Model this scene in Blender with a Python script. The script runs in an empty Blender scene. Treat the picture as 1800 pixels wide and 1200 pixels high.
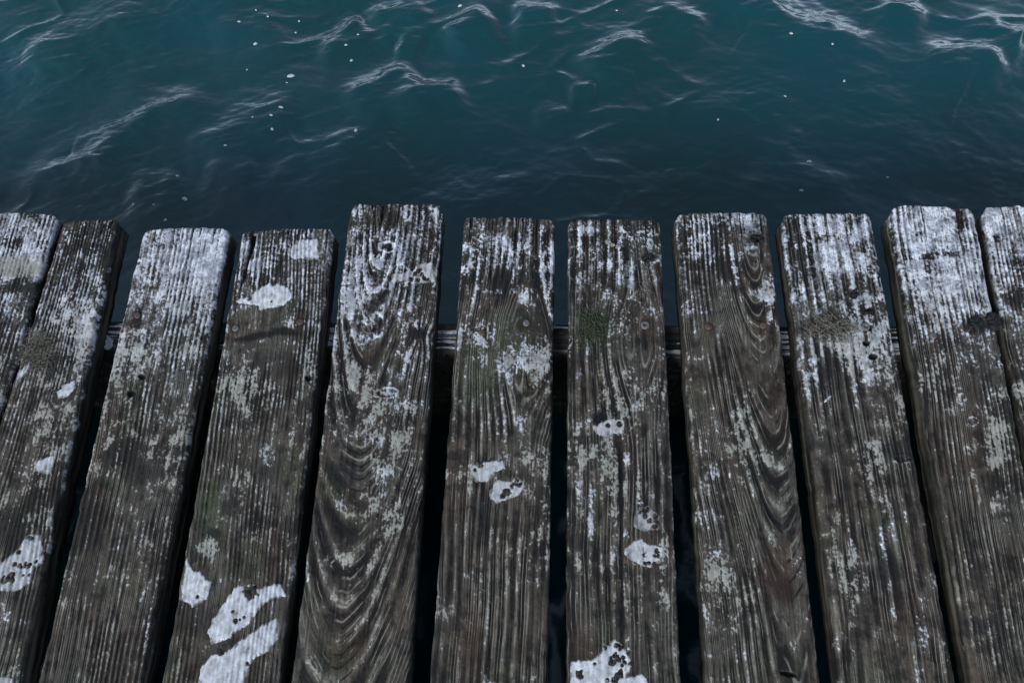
import bpy, math, random
import numpy as np
from mathutils import Matrix, Vector

# ------------------------------------------------------------------ camera, sky, sun
scene = bpy.context.scene
C = scene.collection
F = 1350.0                                       # focal length in photo pixels (1800 wide)
CAM_H = 1.0                                      # metres above the deck


def unit(v):
    v = np.array(v, float)
    return v / np.linalg.norm(v)


YC = unit((86, 3332, -F))                        # the planks' direction as the camera sees it
XC = np.array([1.0, -0.0081, 0.0])
XC[2] = (86 + 3332 * XC[1]) / F
XC = unit(XC - YC * XC.dot(YC))
ZC = np.cross(XC, YC)
R_CW = np.array([XC, YC, ZC]).T                  # world -> camera
R_WC = R_CW.T
cam_data = bpy.data.cameras.new('camera')
cam_data.sensor_width = 36
cam_data.lens = F / 1800 * 36
cam_data.clip_start = 0.02
cam_data.clip_end = 3000
cam = bpy.data.objects.new('camera', cam_data)
C.objects.link(cam)
M4 = Matrix([list(R_WC[i]) + [0.0] for i in range(3)] + [[0, 0, 0, 1]])
M4.translation = Vector((0, 0, CAM_H))
cam.matrix_world = M4
scene.camera = cam

SUN_EL, SUN_AZ = 33.0, -150.0                     # azimuth from +Y, clockwise
world = bpy.data.worlds.new('World')
scene.world = world
world.use_nodes = True
wn = world.node_tree
wn.nodes.clear()
sky = wn.nodes.new('ShaderNodeTexSky')
sky.sky_type = 'NISHITA'
sky.sun_disc = False
sky.sun_elevation = math.radians(SUN_EL)
sky.sun_rotation = math.radians(SUN_AZ)
sky.air_density = 0.45
sky.dust_density = 0.0
sky.ozone_density = 2.0
bg = wn.nodes.new('ShaderNodeBackground')
bg.inputs[1].default_value = 0.15
wo = wn.nodes.new('ShaderNodeOutputWorld')
sat = wn.nodes.new('ShaderNodeHueSaturation')       # thin overcast: a paler sky than a clear one
sat.inputs['Saturation'].default_value = 0.52
wn.links.new(sky.outputs[0], sat.inputs['Color'])
tint = wn.nodes.new('ShaderNodeMix')                # cool cast of the whole sky
tint.data_type = 'RGBA'
tint.blend_type = 'MULTIPLY'
tint.inputs[0].default_value = 1
tint.inputs[7].default_value = (0.97, 1.0, 1.0, 1)
wn.links.new(sat.outputs[0], tint.inputs[6])
wn.links.new(tint.outputs[2], bg.inputs[0])
wn.links.new(bg.outputs[0], wo.inputs[0])

sun_data = bpy.data.lights.new('sun', 'SUN')
sun_data.energy = 2.0
sun_data.angle = math.radians(26)
sun_data.color = (1.0, 0.995, 0.985)
sun = bpy.data.objects.new('sun', sun_data)
C.objects.link(sun)
e_, a_ = math.radians(SUN_EL), math.radians(SUN_AZ)
sdir = Vector((math.sin(a_) * math.cos(e_), math.cos(a_) * math.cos(e_), math.sin(e_)))
sun.rotation_euler = sdir.to_track_quat('Z', 'Y').to_euler()
sun.location = (0, 0, 5)

scene.view_settings.view_transform = 'Standard'
scene.view_settings.look = 'None'
scene.view_settings.gamma = 1
scene.view_settings.exposure = 0.78
scene.view_settings.use_curve_mapping = False
scene.cycles.use_denoising = True
scene.cycles.max_bounces = 6

rng = np.random.default_rng(7)
random.seed(7)

# ------------------------------------------------------------------ helpers
def px(u, v, z=0.0):
    """photo pixel -> world point on the horizontal plane at height z"""
    u = np.asarray(u, float)
    v = np.asarray(v, float)
    d = np.stack([u - 900, -(v - 600), np.full_like(u, -F)], -1) @ R_CW   # = R_WC @ d
    t = (z - CAM_H) / d[..., 2]
    return d[..., 0] * t, d[..., 1] * t


def to_px(x, y, z=0.0):
    p = np.stack(np.broadcast_arrays(np.asarray(x, float), np.asarray(y, float), np.asarray(z, float) - CAM_H), -1) @ R_WC
    return 900 + F * p[..., 0] / -p[..., 2], 600 - F * p[..., 1] / -p[..., 2]


NT = 256
_ang = rng.random((8, NT, NT)) * 2 * math.pi
_GX, _GY = np.cos(_ang), np.sin(_ang)


def gn(x, y, seed=0):
    """gradient noise, about -0.7..0.7"""
    s = seed % 8
    x = np.asarray(x, float) + seed * 17.31
    y = np.asarray(y, float) + seed * 9.77
    xi = np.floor(x).astype(int)
    yi = np.floor(y).astype(int)
    fx, fy = x - xi, y - yi
    ux = fx * fx * fx * (fx * (fx * 6 - 15) + 10)
    uy = fy * fy * fy * (fy * (fy * 6 - 15) + 10)
    a, b = xi % NT, yi % NT
    a1, b1 = (xi + 1) % NT, (yi + 1) % NT
    gx, gy = _GX[s], _GY[s]
    n00 = gx[a, b] * fx + gy[a, b] * fy
    n10 = gx[a1, b] * (fx - 1) + gy[a1, b] * fy
    n01 = gx[a, b1] * fx + gy[a, b1] * (fy - 1)
    n11 = gx[a1, b1] * (fx - 1) + gy[a1, b1] * (fy - 1)
    return (n00 * (1 - ux) + n10 * ux) * (1 - uy) + (n01 * (1 - ux) + n11 * ux) * uy


def fbm(x, y, seed=0, octaves=4, gain=0.55):
    r, a, t = 0, 1.0, 0
    for k in range(octaves):
        r = r + a * gn(x * 2.03 ** k, y * 2.03 ** k, seed + k * 3 + 1)
        t += a
        a *= gain
    return r * 1.5


def ss(a, b, x):
    t = np.clip((x - a) / (b - a), 0, 1)
    return t * t * (3 - 2 * t)


def mesh_obj(name, verts, quads, mat, parent=None, attrs=None, smooth=True, tris=None):
    me = bpy.data.meshes.new(name)
    verts = np.asarray(verts, np.float32)
    me.vertices.add(len(verts))
    me.vertices.foreach_set('co', verts.ravel())
    quads = np.asarray(quads, np.int32).reshape(-1, 4) if quads is not None and len(quads) else np.zeros((0, 4), np.int32)
    tris = np.asarray(tris, np.int32).reshape(-1, 3) if tris is not None and len(tris) else np.zeros((0, 3), np.int32)
    nq, nt = len(quads), len(tris)
    me.loops.add(nq * 4 + nt * 3)
    me.loops.foreach_set('vertex_index', np.concatenate([quads.ravel(), tris.ravel()]))
    me.polygons.add(nq + nt)
    st = np.concatenate([np.arange(nq) * 4, nq * 4 + np.arange(nt) * 3]).astype(np.int32)
    me.polygons.foreach_set('loop_start', st)
    me.update(calc_edges=True)
    me.validate()
    me.polygons.foreach_set('use_smooth', np.full(len(me.polygons), smooth))
    for k, v in (attrs or {}).items():
        at = me.attributes.new(k, 'FLOAT', 'POINT')
        at.data.foreach_set('value', np.asarray(v, np.float32).ravel())
    me.materials.append(mat)
    o = bpy.data.objects.new(name, me)
    C.objects.link(o)
    if parent is not None:
        o.parent = parent
    return o


def grid_quads(nr, nc, wrap=False):
    i = np.arange(nr - 1)[:, None] * nc
    if wrap:
        j = np.arange(nc)[None]
        j1 = (j + 1) % nc
    else:
        j = np.arange(nc - 1)[None]
        j1 = j + 1
    return np.stack([i + j, i + j1, i + nc + j1, i + nc + j], -1).reshape(-1, 4)


def empty(name, loc):
    o = bpy.data.objects.new(name, None)
    o.empty_display_size = 0.05
    o.location = loc
    C.objects.link(o)
    return o


def tag(o, label=None, cat=None, group=None, kind=None):
    if label: o['label'] = label
    if cat: o['category'] = cat
    if group: o['group'] = group
    if kind: o['kind'] = kind
    return o


# ------------------------------------------------------------------ materials
def new_mat(name):
    m = bpy.data.materials.new(name)
    m.use_nodes = True
    nt = m.node_tree
    b = nt.nodes['Principled BSDF']
    return m, nt, b


class N:
    def __init__(s, nt): s.nt = nt
    def node(s, t, **kw):
        n = s.nt.nodes.new(t)
        for k, v in kw.items(): setattr(n, k, v)
        return n
    def link(s, a, b): s.nt.links.new(a, b)
    def attr(s, name): return s.node('ShaderNodeAttribute', attribute_name=name).outputs['Fac']
    def math(s, op, a, b=None, clamp=False):
        n = s.node('ShaderNodeMath', operation=op, use_clamp=clamp)
        for i, v in enumerate((a, b)):
            if v is None: continue
            if isinstance(v, (int, float)): n.inputs[i].default_value = v
            else: s.link(v, n.inputs[i])
        return n.outputs[0]
    def mix(s, f, a, b):
        n = s.node('ShaderNodeMix', data_type='RGBA')
        for i, v in ((0, f), (6, a), (7, b)):
            if isinstance(v, tuple): n.inputs[i].default_value = v + (1,) if len(v) == 3 else v
            elif isinstance(v, (int, float)): n.inputs[i].default_value = v
            else: s.link(v, n.inputs[i])
        return n.outputs[2]
    def noise(s, scale, detail=4, rough=0.6, vec=None, dist=0):
        n = s.node('ShaderNodeTexNoise')
        n.inputs['Scale'].default_value = scale
        n.inputs['Detail'].default_value = detail
        n.inputs['Roughness'].default_value = rough
        n.inputs['Distortion'].default_value = dist
        if vec is not None: s.link(vec, n.inputs['Vector'])
        return n.outputs['Fac']
    def ramp(s, x, a, b, lo=0.0, hi=1.0):
        n = s.node('ShaderNodeMapRange', interpolation_type='SMOOTHSTEP')
        s.link(x, n.inputs[0])
        for i, v in enumerate((a, b, lo, hi)): n.inputs[i + 1].default_value = v
        return n.outputs[0]
    def coords(s, scale=(1, 1, 1)):
        tc = s.node('ShaderNodeTexCoord')
        mp = s.node('ShaderNodeMapping')
        mp.inputs['Scale'].default_value = scale
        s.link(tc.outputs['Object'], mp.inputs[0])
        return mp.outputs[0]


def wood_material():
    m, nt, b = new_mat('weathered_wood')
    k = N(nt)
    obj = k.coords()
    fib = k.coords((1, 0.06, 1))
    fibre = k.noise(900, 3, 0.7, fib)
    fine = k.noise(700, 3, 0.7, obj)
    mid = k.noise(55, 5, 0.65, obj)
    wide = k.noise(9, 3, 0.5, obj)
    tone, coat, dark, green, warm = (k.attr(a) for a in ('tone', 'coat', 'dark', 'green', 'warm'))
    base = k.mix(k.ramp(wide, .4, .6), (0.072, 0.058, 0.045), (0.068, 0.063, 0.052))
    base = k.mix(k.ramp(tone, 0.05, .6), (0.012, 0.011, 0.010), base)
    base = k.mix(k.math('MULTIPLY', k.ramp(tone, .5, 1.0), .75), base, (0.26, 0.25, 0.205))
    base = k.mix(k.math('MULTIPLY', k.ramp(mid, .50, .75), .35), base, (0.120, 0.110, 0.098))
    base = k.mix(k.math('MULTIPLY', k.ramp(fibre, .52, .70), .5), base, (0.014, 0.012, 0.011))
    base = k.mix(k.math('MULTIPLY', warm, .8), base, (0.046, 0.028, 0.020))
    base = k.mix(k.math('MULTIPLY', k.ramp(fine, .35, .6), k.math('MULTIPLY', green, .85)), base, (0.040, 0.062, 0.026))
    # hair-thin fibres that follow the growth rings
    wn1 = k.noise(26, 3, .6, k.coords((1, .35, 1)))
    ph = k.math('ADD', k.math('MULTIPLY', k.attr('ring'), 6.2832 * 3.0), k.math('MULTIPLY', wn1, 9.0))
    sn = k.math('SINE', ph)
    gate = k.ramp(k.noise(48, 3, .6, k.coords((1, .22, 1)), .3), .46, .60)
    base = k.mix(k.math('MULTIPLY', k.math('MULTIPLY', k.ramp(sn, .70, .98), gate), .70), base, (0.24, 0.235, 0.20))
    gate2 = k.ramp(k.noise(40, 3, .6, k.coords((1.2, .2, 1)), .1), .44, .60)
    base = k.mix(k.math('MULTIPLY', k.math('MULTIPLY', k.ramp(sn, -.70, -.97), gate2), .85), base, (0.006, 0.0055, 0.005))
    dk = k.math('MULTIPLY', dark, k.ramp(mid, .2, .55, .75, 1.0))
    base = k.mix(dk, base, (0.007, 0.008, 0.010))
    # pale crust of lime, salt and lichen; its cold white also paints sky sheen
    cf = k.math('ADD', coat, k.math('MULTIPLY', k.math('SUBTRACT', fine, .5), .8))
    cf = k.ramp(cf, .14, .95)
    cf = k.math('MULTIPLY', cf, k.ramp(coat, 0.02, .25))
    grit = k.noise(240, 4, .7, obj)
    crust = k.mix(k.ramp(mid, .38, .60), (0.32, 0.35, 0.40), (0.74, 0.79, 0.85))
    crust = k.mix(k.math('MULTIPLY', k.ramp(grit, .50, .66), .75), crust, (0.095, 0.10, 0.115))
    crust = k.mix(k.math('MULTIPLY', k.ramp(fibre, .50, .68), .6), crust, (0.13, 0.135, 0.15))
    crust = k.mix(k.math('MULTIPLY', k.ramp(tone, .45, .05), .5), crust, (0.12, 0.13, 0.15))
    crust = k.mix(k.attr('yellow'), crust, (0.25, 0.245, 0.195))
    col = k.mix(cf, base, crust)
    k.link(col, b.inputs['Base Color'])
    b.inputs['Roughness'].default_value = 0.75
    k.link(k.ramp(fine, .3, .7, .55, .85), b.inputs['Roughness'])
    b.inputs['Specular IOR Level'].default_value = 0.18
    bump = k.node('ShaderNodeBump')
    bump.inputs['Strength'].default_value = 0.55
    bump.inputs['Distance'].default_value = 0.0012
    hh = k.math('ADD', k.math('MULTIPLY', fibre, .6), k.math('MULTIPLY', fine, .6))
    k.link(hh, bump.inputs['Height'])
    k.link(bump.outputs[0], b.inputs['Normal'])
    return m


def water_material():
    m, nt, b = new_mat('sea_water')
    k = N(nt)
    obj = k.coords()
    n1 = k.noise(2.2, 3, .5, obj)
    col = k.mix(k.ramp(n1, .35, .65), (0.0003, 0.041, 0.046), (0.0003, 0.048, 0.064))
    k.link(col, b.inputs['Base Color'])
    b.inputs['Roughness'].default_value = 0.12
    b.inputs['IOR'].default_value = 1.64
    bump = k.node('ShaderNodeBump')
    bump.inputs['Strength'].default_value = 1.0
    bump.inputs['Distance'].default_value = 0.0042
    f1 = k.noise(38, 3, .5, k.coords((.42, 1.25, 1)), .8)
    f2 = k.noise(26, 2, .5, k.coords((.7, 1.2, 1)), .2)
    k.link(k.math('MULTIPLY', k.math('ADD', f1, f2), k.math('ADD', k.math('MULTIPLY', k.attr('chop'), .40), .10)), bump.inputs['Height'])
    k.link(bump.outputs[0], b.inputs['Normal'])
    return m


def simple(name, c1, c2, scale=200, rough=.8, bump=.4, dist=.001, detail=4, spec=.3):
    m, nt, b = new_mat(name)
    k = N(nt)
    n = k.noise(scale, detail, .65, k.coords())
    k.link(k.mix(k.ramp(n, .35, .65), c1, c2), b.inputs['Base Color'])
    b.inputs['Roughness'].default_value = rough
    b.inputs['Specular IOR Level'].default_value = spec
    bp = k.node('ShaderNodeBump')
    bp.inputs['Strength'].default_value = bump
    bp.inputs['Distance'].default_value = dist
    k.link(n, bp.inputs['Height'])
    k.link(bp.outputs[0], b.inputs['Normal'])
    return m


def dropping_material():
    m, nt, b = new_mat('dried_lime')
    k = N(nt)
    fine = k.noise(600, 3, .7, k.coords())
    mid = k.noise(80, 4, .6, k.coords())
    thin, worn = k.attr('thin'), k.attr('worn')
    c = k.mix(k.ramp(mid, .35, .65), (0.40, 0.43, 0.47), (0.66, 0.70, 0.76))
    stain = k.noise(130, 3, .6, k.coords((1, .6, 1)), .5)
    c = k.mix(k.math('MULTIPLY', k.ramp(stain, .50, .70), .6), c, (0.26, 0.245, 0.20))
    c = k.mix(k.math('ADD', worn, .10, True), c, (0.30, 0.31, 0.30))
    f = k.ramp(k.math('ADD', thin, k.math('MULTIPLY', k.math('SUBTRACT', fine, .5), .7)), .15, .85)
    c = k.mix(f, c, (0.13, 0.125, 0.12))
    k.link(c, b.inputs['Base Color'])
    b.inputs['Roughness'].default_value = .8
    b.inputs['Specular IOR Level'].default_value = .25
    bp = k.node('ShaderNodeBump')
    bp.inputs['Strength'].default_value = .25
    bp.inputs['Distance'].default_value = .0006
    k.link(k.math('ADD', fine, k.math('MULTIPLY', mid, .3)), bp.inputs['Height'])
    k.link(bp.outputs[0], b.inputs['Normal'])
    return m


M_WOOD = wood_material()
M_WATER = water_material()
M_DROP = dropping_material()
M_SEED = simple('dark_seed', (0.006, 0.006, 0.007), (0.018, 0.016, 0.015), 500, .6, .6)
M_RUST = simple('rusty_steel', (0.045, 0.026, 0.018), (0.10, 0.075, 0.06), 500, .65, .5, .0006)
M_GALV = simple('dull_steel', (0.06, 0.06, 0.06), (0.15, 0.145, 0.14), 500, .5, .4, .0005)
M_MOSS = simple('moss', (0.040, 0.052, 0.030), (0.110, 0.128, 0.085), 350, .9, .6)
M_FIBRE = simple('dry_fibre', (0.10, 0.095, 0.075), (0.26, 0.25, 0.20), 300, .85, .3)
M_FOAM = simple('foam', (0.30, 0.36, 0.40), (0.60, 0.66, 0.70), 300, .5, .3)
M_BLACK = simple('black_crust', (0.004, 0.004, 0.005), (0.014, 0.013, 0.013), 400, .7, .8)
M_SHELL = simple('grey_shell', (0.10, 0.095, 0.085), (0.28, 0.27, 0.25), 260, .55, .4)
M_WET = simple('wet_dark_timber', (0.010, 0.010, 0.009), (0.022, 0.021, 0.018), 60, .7, .5)

# ------------------------------------------------------------------ water
WZ = -0.35
CRESTS = [  # photo polylines of the wave crests, height mm, half width mm
    ([(48, 262), (85, 285), (112, 302), (160, 283), (205, 250), (262, 215), (330, 175), (385, 145)], 9, 26),
    ([(310, 268), (400, 235), (450, 210), (490, 188), (530, 178)], 7, 24),
    ([(215, 332), (285, 328), (330, 306)], 5, 17),
    ([(355, 298), (410, 309), (465, 302)], 4, 16),
    ([(400, 385), (480, 330), (530, 295), (590, 275), (625, 255), (660, 228), (690, 210)], 8, 26),
    ([(590, 195), (640, 170), (690, 140), (735, 116)], 8, 20),
    ([(690, 143), (740, 164), (780, 158), (815, 142)], 7, 16),
    ([(550, 82), (590, 78), (620, 45), (650, 30)], 7, 18),
    ([(635, 33), (700, 20), (755, 0)], 8, 20),
    ([(765, 72), (820, 45), (868, 22)], 8, 18),
    ([(695, 70), (755, 78)], 6, 14),
    ([(990, 112), (1060, 105), (1100, 85), (1180, 98)], 8, 22),
    ([(1105, 45), (1160, 30), (1220, 45), (1255, 68)], 8, 22),
    ([(1225, 20), (1280, 8), (1340, 5), (1372, 45), (1440, 55), (1500, 78), (1575, 79)], 9, 22),
    ([(1595, 92), (1650, 105), (1720, 108), (1775, 152)], 9, 22),
    ([(925, 206), (965, 198), (1020, 190)], 3, 15),
    ([(1530, 8), (1635, 38)], 7, 16),
    ([(1700, 30), (1760, 70), (1810, 80)], 7, 18),
    ([(995, 158), (1050, 157)], 5, 11),
    ([(895, 20), (990, 22)], 7, 16),
    ([(0, 130), (90, 100), (200, 60), (300, 20)], 5, 45),
    ([(360, 60), (440, 45), (500, 20)], 4, 30),
    ([(1150, 150), (1300, 178), (1420, 200)], 3, 30),
    ([(700, 378), (900, 330), (1100, 290)], 3, 40),
    ([(1540, 372), (1400, 300), (1330, 260)], 3, 30),
]


def seg_dist(X, Y, P):
    best = np.full(X.shape, 9.0)
    side = np.zeros(X.shape)
    tt = np.zeros(X.shape)
    n = len(P) - 1
    for i in range(n):
        ax, ay = P[i]
        bx, by = P[i + 1]
        L2 = (bx - ax) ** 2 + (by - ay) ** 2 + 1e-12
        t = np.clip(((X - ax) * (bx - ax) + (Y - ay) * (by - ay)) / L2, 0, 1)
        d = np.hypot(X - ax - t * (bx - ax), Y - ay - t * (by - ay))
        s = (bx - ax) * (Y - ay) - (by - ay) * (X - ax)
        if bx < ax: s = -s
        m = d < best
        best = np.where(m, d, best)
        side = np.where(m, s, side)
        tt = np.where(m, (i + t) / n, tt)
    return best, np.sign(side), tt


def water_height(X, Y, want=False):
    crest = np.zeros(np.shape(X))
    h = .0034 * fbm(X * 5 + Y * 2.4, Y * 8 - X * 2.4, 13, 2, .5) + 0.012 * fbm(X * 1.3 + Y * .5, Y * 2.4 - X * .6, 3, 3, .5)
    wx = X + .03 * gn(X * 6, Y * 6, 2)
    wy = Y + .03 * gn(X * 6, Y * 6, 5)
    for P, a, w in CRESTS:
        q = np.array(P, float)
        x, y = px(q[:, 0], q[:, 1], WZ)
        d, s, t = seg_dist(X + .012 * gn(X * 14, Y * 14, 4), Y + .012 * gn(X * 14, Y * 14, 6), list(zip(x, y)))
        w = min(w * 1.65 / 1000, .24 * float(np.hypot(x[-1] - x[0], y[-1] - y[0])))
        o_ = np.argsort(x)
        yi = np.interp(X, x[o_], y[o_])
        far = .5 + .5 * np.tanh((Y - yi) / (.35 * w))
        ww = w * (2.5 - 1.6 * far)
        env = ss(0, .3, t) * ss(1, .7, t) * (.75 + .6 * np.clip(gn(X * 9, Y * 9, 7) + .4, 0, 1))
        h = h + min(2.1 * a / 1000, .60 * w) * env * np.exp(-(d / ww) ** 1.7)
        crest = np.maximum(crest, env * np.exp(-(d / (w * 1.6)) ** 2) * min(1, a / 7))
    # smaller wind waves with sharpened crests
    rg = 1 - np.abs(fbm((X + .35 * Y) * 4.2 + .4 * gn(X * 7, Y * 7, 3), (Y - .30 * X) * 9.5, 51, 2, .5)) * 2.2
    sel = ss(.05, .6, fbm(X * 2.4, Y * 3.0, 61, 2) + .9 * (Y - 1.12))
    h = h + .0046 * ss(.0, 1.25, rg) * sel
    crest = np.maximum(crest, .5 * ss(.4, 1, rg) * sel)
    # ripples, stronger on the crests' backs and with the wind from the left
    amp = ss(-.25, .45, fbm(X * 2.2, Y * 2.8, 11, 3))
    rip = fbm((wx + .45 * wy) * 16, (wy - .45 * wx) * 42, 21, 3, .6)
    rip2 = fbm((wx - .3 * wy) * 11, (wy + .3 * wx) * 26, 31, 3, .6)
    under = ss(0.50, 0.75, Y)
    h = h + (0.0011 * amp * rip + .0012 * rip2) * (.35 + .65 * under)
    h = h + crest * .0020 * fbm((X + .25 * Y) * 12, (Y - .25 * X) * 36, 41, 3, .55)
    return (h, crest * 1.0 + .26 * amp * under) if want else h


def build_water():
    xs = np.concatenate([-np.geomspace(1.45, 1500, 26)[::-1], np.arange(-1.40, 1.4001, .0042), np.geomspace(1.45, 1500, 26)])
    ys = np.concatenate([-np.geomspace(.35, 1500, 26)[::-1], np.arange(-.30, .56, .012), np.arange(.56, 1.62, .0036), np.geomspace(1.66, 2000, 30)])
    X, Y = np.meshgrid(xs, ys)
    fade = ss(9, 2, np.hypot(X, Y))
    H, crest = water_height(X, Y, True)
    H = H * fade
    v = np.stack([X, Y, WZ + H], -1).reshape(-1, 3)
    return tag(mesh_obj('water', v, grid_quads(len(ys), len(xs)), M_WATER, None, dict(chop=(crest * fade).clip(0, 1))), kind='structure')


water = build_water()

# ------------------------------------------------------------------ the dock
dock = tag(empty('boat_dock', (0, .3, 0)), 'weathered grey wooden dock of loose planks ending over dark teal water', 'dock')
THICK = .037
RAD = .0048
PL = {}


def add_local(o):
    """keep world coordinates while hanging under the dock's empty"""
    o.matrix_parent_inverse = Matrix.Translation(-Vector(dock.location))
    return o


def line_of(p0, p1):
    x, y = px(np.array([p0[0], p1[0]]), np.array([p0[1], p1[1]]))
    s = (x[1] - x[0]) / (y[1] - y[0])
    return lambda yy: x[0] + s * (yy - y[0])


NAILS = {2: [(162, 561, 'g')], 3: [(240, 553, 'r'), (333, 560, 'g')], 4: [(413, 576, 'g'), (527, 565, 'r')], 5: [(622, 573, 'g'), (723, 560, 'g')],
         6: [(847, 584, 'r'), (925, 567, 'g')], 7: [(1134, 571, 'w')], 8: [(1246, 573, 'r'), (1342, 571, 'r')], 9: [(1430, 572, 'r'), (1522, 573, 'w')], 10: [(1640, 590, 'g')]}


def make_plank(idx, L, Rr, end, spec):
    """L, Rr: photo points of both long edges; end: (s, photo y) points of the sawn end"""
    xl, xr = line_of(*L), line_of(*Rr)
    sd = idx * 13
    y_end0 = px(np.array([(L[0][0] + Rr[0][0]) / 2]), np.array([min(e[1] for e in end)]))[1][0]
    y_vis = px(np.array([900.]), np.array([1215.]))[1][0]
    ys = np.concatenate([y_end0 - np.array([0, .0006, .0014]), np.arange(y_end0 - .0024, y_vis, -.00105), y_vis - np.geomspace(.004, 1.15, 36)])
    wmean = float(xr(.3) - xl(.3))
    d = np.array([0, .0004, .0011, .0022, .0036, .0050])
    core = np.linspace(.0062, wmean - .0062, int((wmean - .0124) / .00105))
    sx = np.concatenate([d, core, wmean - d[::-1]]) / wmean
    nt_ = len(sx)
    Y, S = np.meshgrid(ys, sx, indexing='ij')
    # ragged sawn end
    e_s = np.array([e[0] for e in end]); e_y = np.array([e[1] for e in end], float)
    _, ey = px(np.interp(sx, e_s, L[0][0] + (Rr[0][0] - L[0][0]) * e_s), np.interp(sx, e_s, e_y))
    rag = .0016 * gn(sx * 17, sx * 0 + .5, sd) + .0009 * np.round(2.2 * gn(sx * 9, sx * 0, sd + 3))
    fade = np.clip(1 - (y_end0 - Y) / .12, 0, 1)
    Yw = Y + ((ey + rag)[None] - y_end0) * fade
    XL, XR = xl(Yw), xr(Yw)
    WW = XR - XL
    X = XL + S * WW
    # edge wear
    e_l = .0010 * fbm(Yw * 28, Yw * 0 + idx, sd + 1, 3) + .0018 * np.minimum(0, gn(Yw * 55, Yw * 0 + idx + 4, sd + 2))
    e_r = .0010 * fbm(Yw * 28, Yw * 0 + idx + 9, sd + 4, 3) + .0022 * np.minimum(0, gn(Yw * 55, Yw * 0 + idx + 14, sd + 5))
    X = X - e_l * ss(.12, 0, S) + e_r * ss(.88, 1, S)
    U, V = to_px(X, Yw)
    # growth rings cut by the saw: distance from a wandering pith
    ps, dz0, dzs, per = spec['pith']
    xr_ = (S - ps) * wmean
    yy = Yw - .3
    per = per * .88
    wob = .010 * gn(Yw * 3.2, S * .8, sd + 6) + .0035 * gn(Yw * 9, S * 2.5, sd + 7)
    dz = dz0 + dzs * yy + .012 * gn(Yw * 4, Yw * 0 + idx, sd + 8)
    r = np.sqrt((xr_ + wob) ** 2 + dz ** 2)
    kn = 0
    knot_in = np.zeros_like(X)
    knot_r = np.zeros_like(X)
    for ku, kv, kr in spec.get('knots', []):
        kx, ky = px(np.array([float(ku)]), np.array([float(kv)]))
        R0 = kr * .00078
        ddx, ddy = X - kx[0], Yw - ky[0]
        dd = np.hypot(ddx, ddy * .75) + .003 * gn(X * 60, Yw * 60, sd + 9)
        r = r + np.sign(ddx) * R0 * .95 * np.exp(-(dd / (R0 * 2.0)) ** 2) * np.tanh(np.abs(ddx) / (R0 * .6))
        kin = ss(R0 * .95, R0 * .70, dd)
        knot_in = np.maximum(knot_in, kin)
        knot_r = np.where(kin > 0, dd, knot_r)
    G = r / per
    G = G + .9 * gn(G * .22, G * 0 + idx, sd + 10)
    G = G + .10 * gn(X * 70, Yw * 9, sd + 11)
    fr = G - np.floor(G)
    ring_id = np.floor(G)
    sharp = np.where(fr < .68, (fr / .68) ** 1.6, 1 - ((fr - .68) / .32) ** .9)      # slow rise, steep fall
    inten = .78 + .55 * gn(ring_id * .37 + .5, Yw * 5, sd + 12)                      # each ring wears its own way
    ridge = np.clip(sharp * np.clip(inten, .3, 1.15), 0, 1)
    kf = knot_r / .0042 + .3 * gn(X * 90, Yw * 90, sd + 40)
    kf = kf * 1.1 + 1.1 * gn(X * 45, Yw * 30, sd + 42) + .5 * gn(X * 150, Yw * 150, sd + 45)
    ridge = ridge * (1 - knot_in) + knot_in * (.25 + .35 * np.abs(np.sin(kf * 3.14)) * (1 + gn(X * 60, Yw * 60, sd + 43)))
    rv = ss(-.30, .30, fbm(X * 16, Yw * 7, sd + 44, 4) + .06)
    ridge = .5 + (ridge - .5) * (.22 + .78 * rv)
    # wear and stain maps
    streak = fbm(G * 1.1, Yw * 16, sd + 13, 3) * .8
    streak2 = fbm(X * 420, Yw * 14, sd + 14, 3)
    blotch = fbm(X * 55, Yw * 42, sd + 15, 4, .6)
    broad = fbm(X * 13, Yw * 10, sd + 16, 3)
    speck = fbm(X * 260, Yw * 200, sd + 17, 3, .7)
    cy_, cv_ = zip(*spec['cov'])
    cov = np.interp(V, cy_, cv_)
    cov = cov + spec.get('lr', 0) * (S - .5) - .09 * ss(560, 900, V)
    dark = np.zeros_like(X); green = np.zeros_like(X); yellow = np.zeros_like(X); warm = np.zeros_like(X)
    dz_st = np.zeros_like(X)
    edge_n = .22 * fbm(X * 60, Yw * 60, sd + 18, 3)
    auto = [q for (u, v, kd) in NAILS.get(idx, []) for q in (('r', u, v + 4, 13, 20, .85), ('d', u, v, 8, 7, .75))]
    for st in auto + spec.get('st', []):
        kind, u, v_, ru, rv, a = st[:6]
        ang = math.radians(st[6]) if len(st) > 6 else 0
        du, dv = U - u, V - v_
        ca, sa = math.cos(ang), math.sin(ang)
        a_u, a_v = (du * ca + dv * sa) / ru, (-du * sa + dv * ca) / rv
        q = np.hypot(a_u, a_v) + edge_n
        m = ss(1.25, .55, q)
        if kind == 'w': cov = cov + a * m
        elif kind == 'd': dark = np.maximum(dark, a * m); cov = cov - .5 * a * m
        elif kind == 'g': green = np.maximum(green, a * m)
        elif kind == 'y': yellow = np.maximum(yellow, a * m)
        elif kind == 'r': warm = np.maximum(warm, a * m)
        elif kind == 'o':                         # pale oval scar: rim and shallow dish
            q = np.hypot(a_u, a_v) + edge_n * .3
            rim = np.exp(-((q - 1) / .16) ** 2)
            ins = ss(1.0, .8, q)
            cov = cov + a * rim + .25 * a * ins * (blotch > 0)
            dz_st = dz_st + .0009 * rim - .0012 * ins
        elif kind == 'h':                         # pit
            q = np.hypot(a_u, a_v) + edge_n
            ins = ss(1.1, .6, q)
            dark = np.maximum(dark, a * ins); cov = cov - 2 * ins
            dz_st = dz_st - .004 * ins
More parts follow.
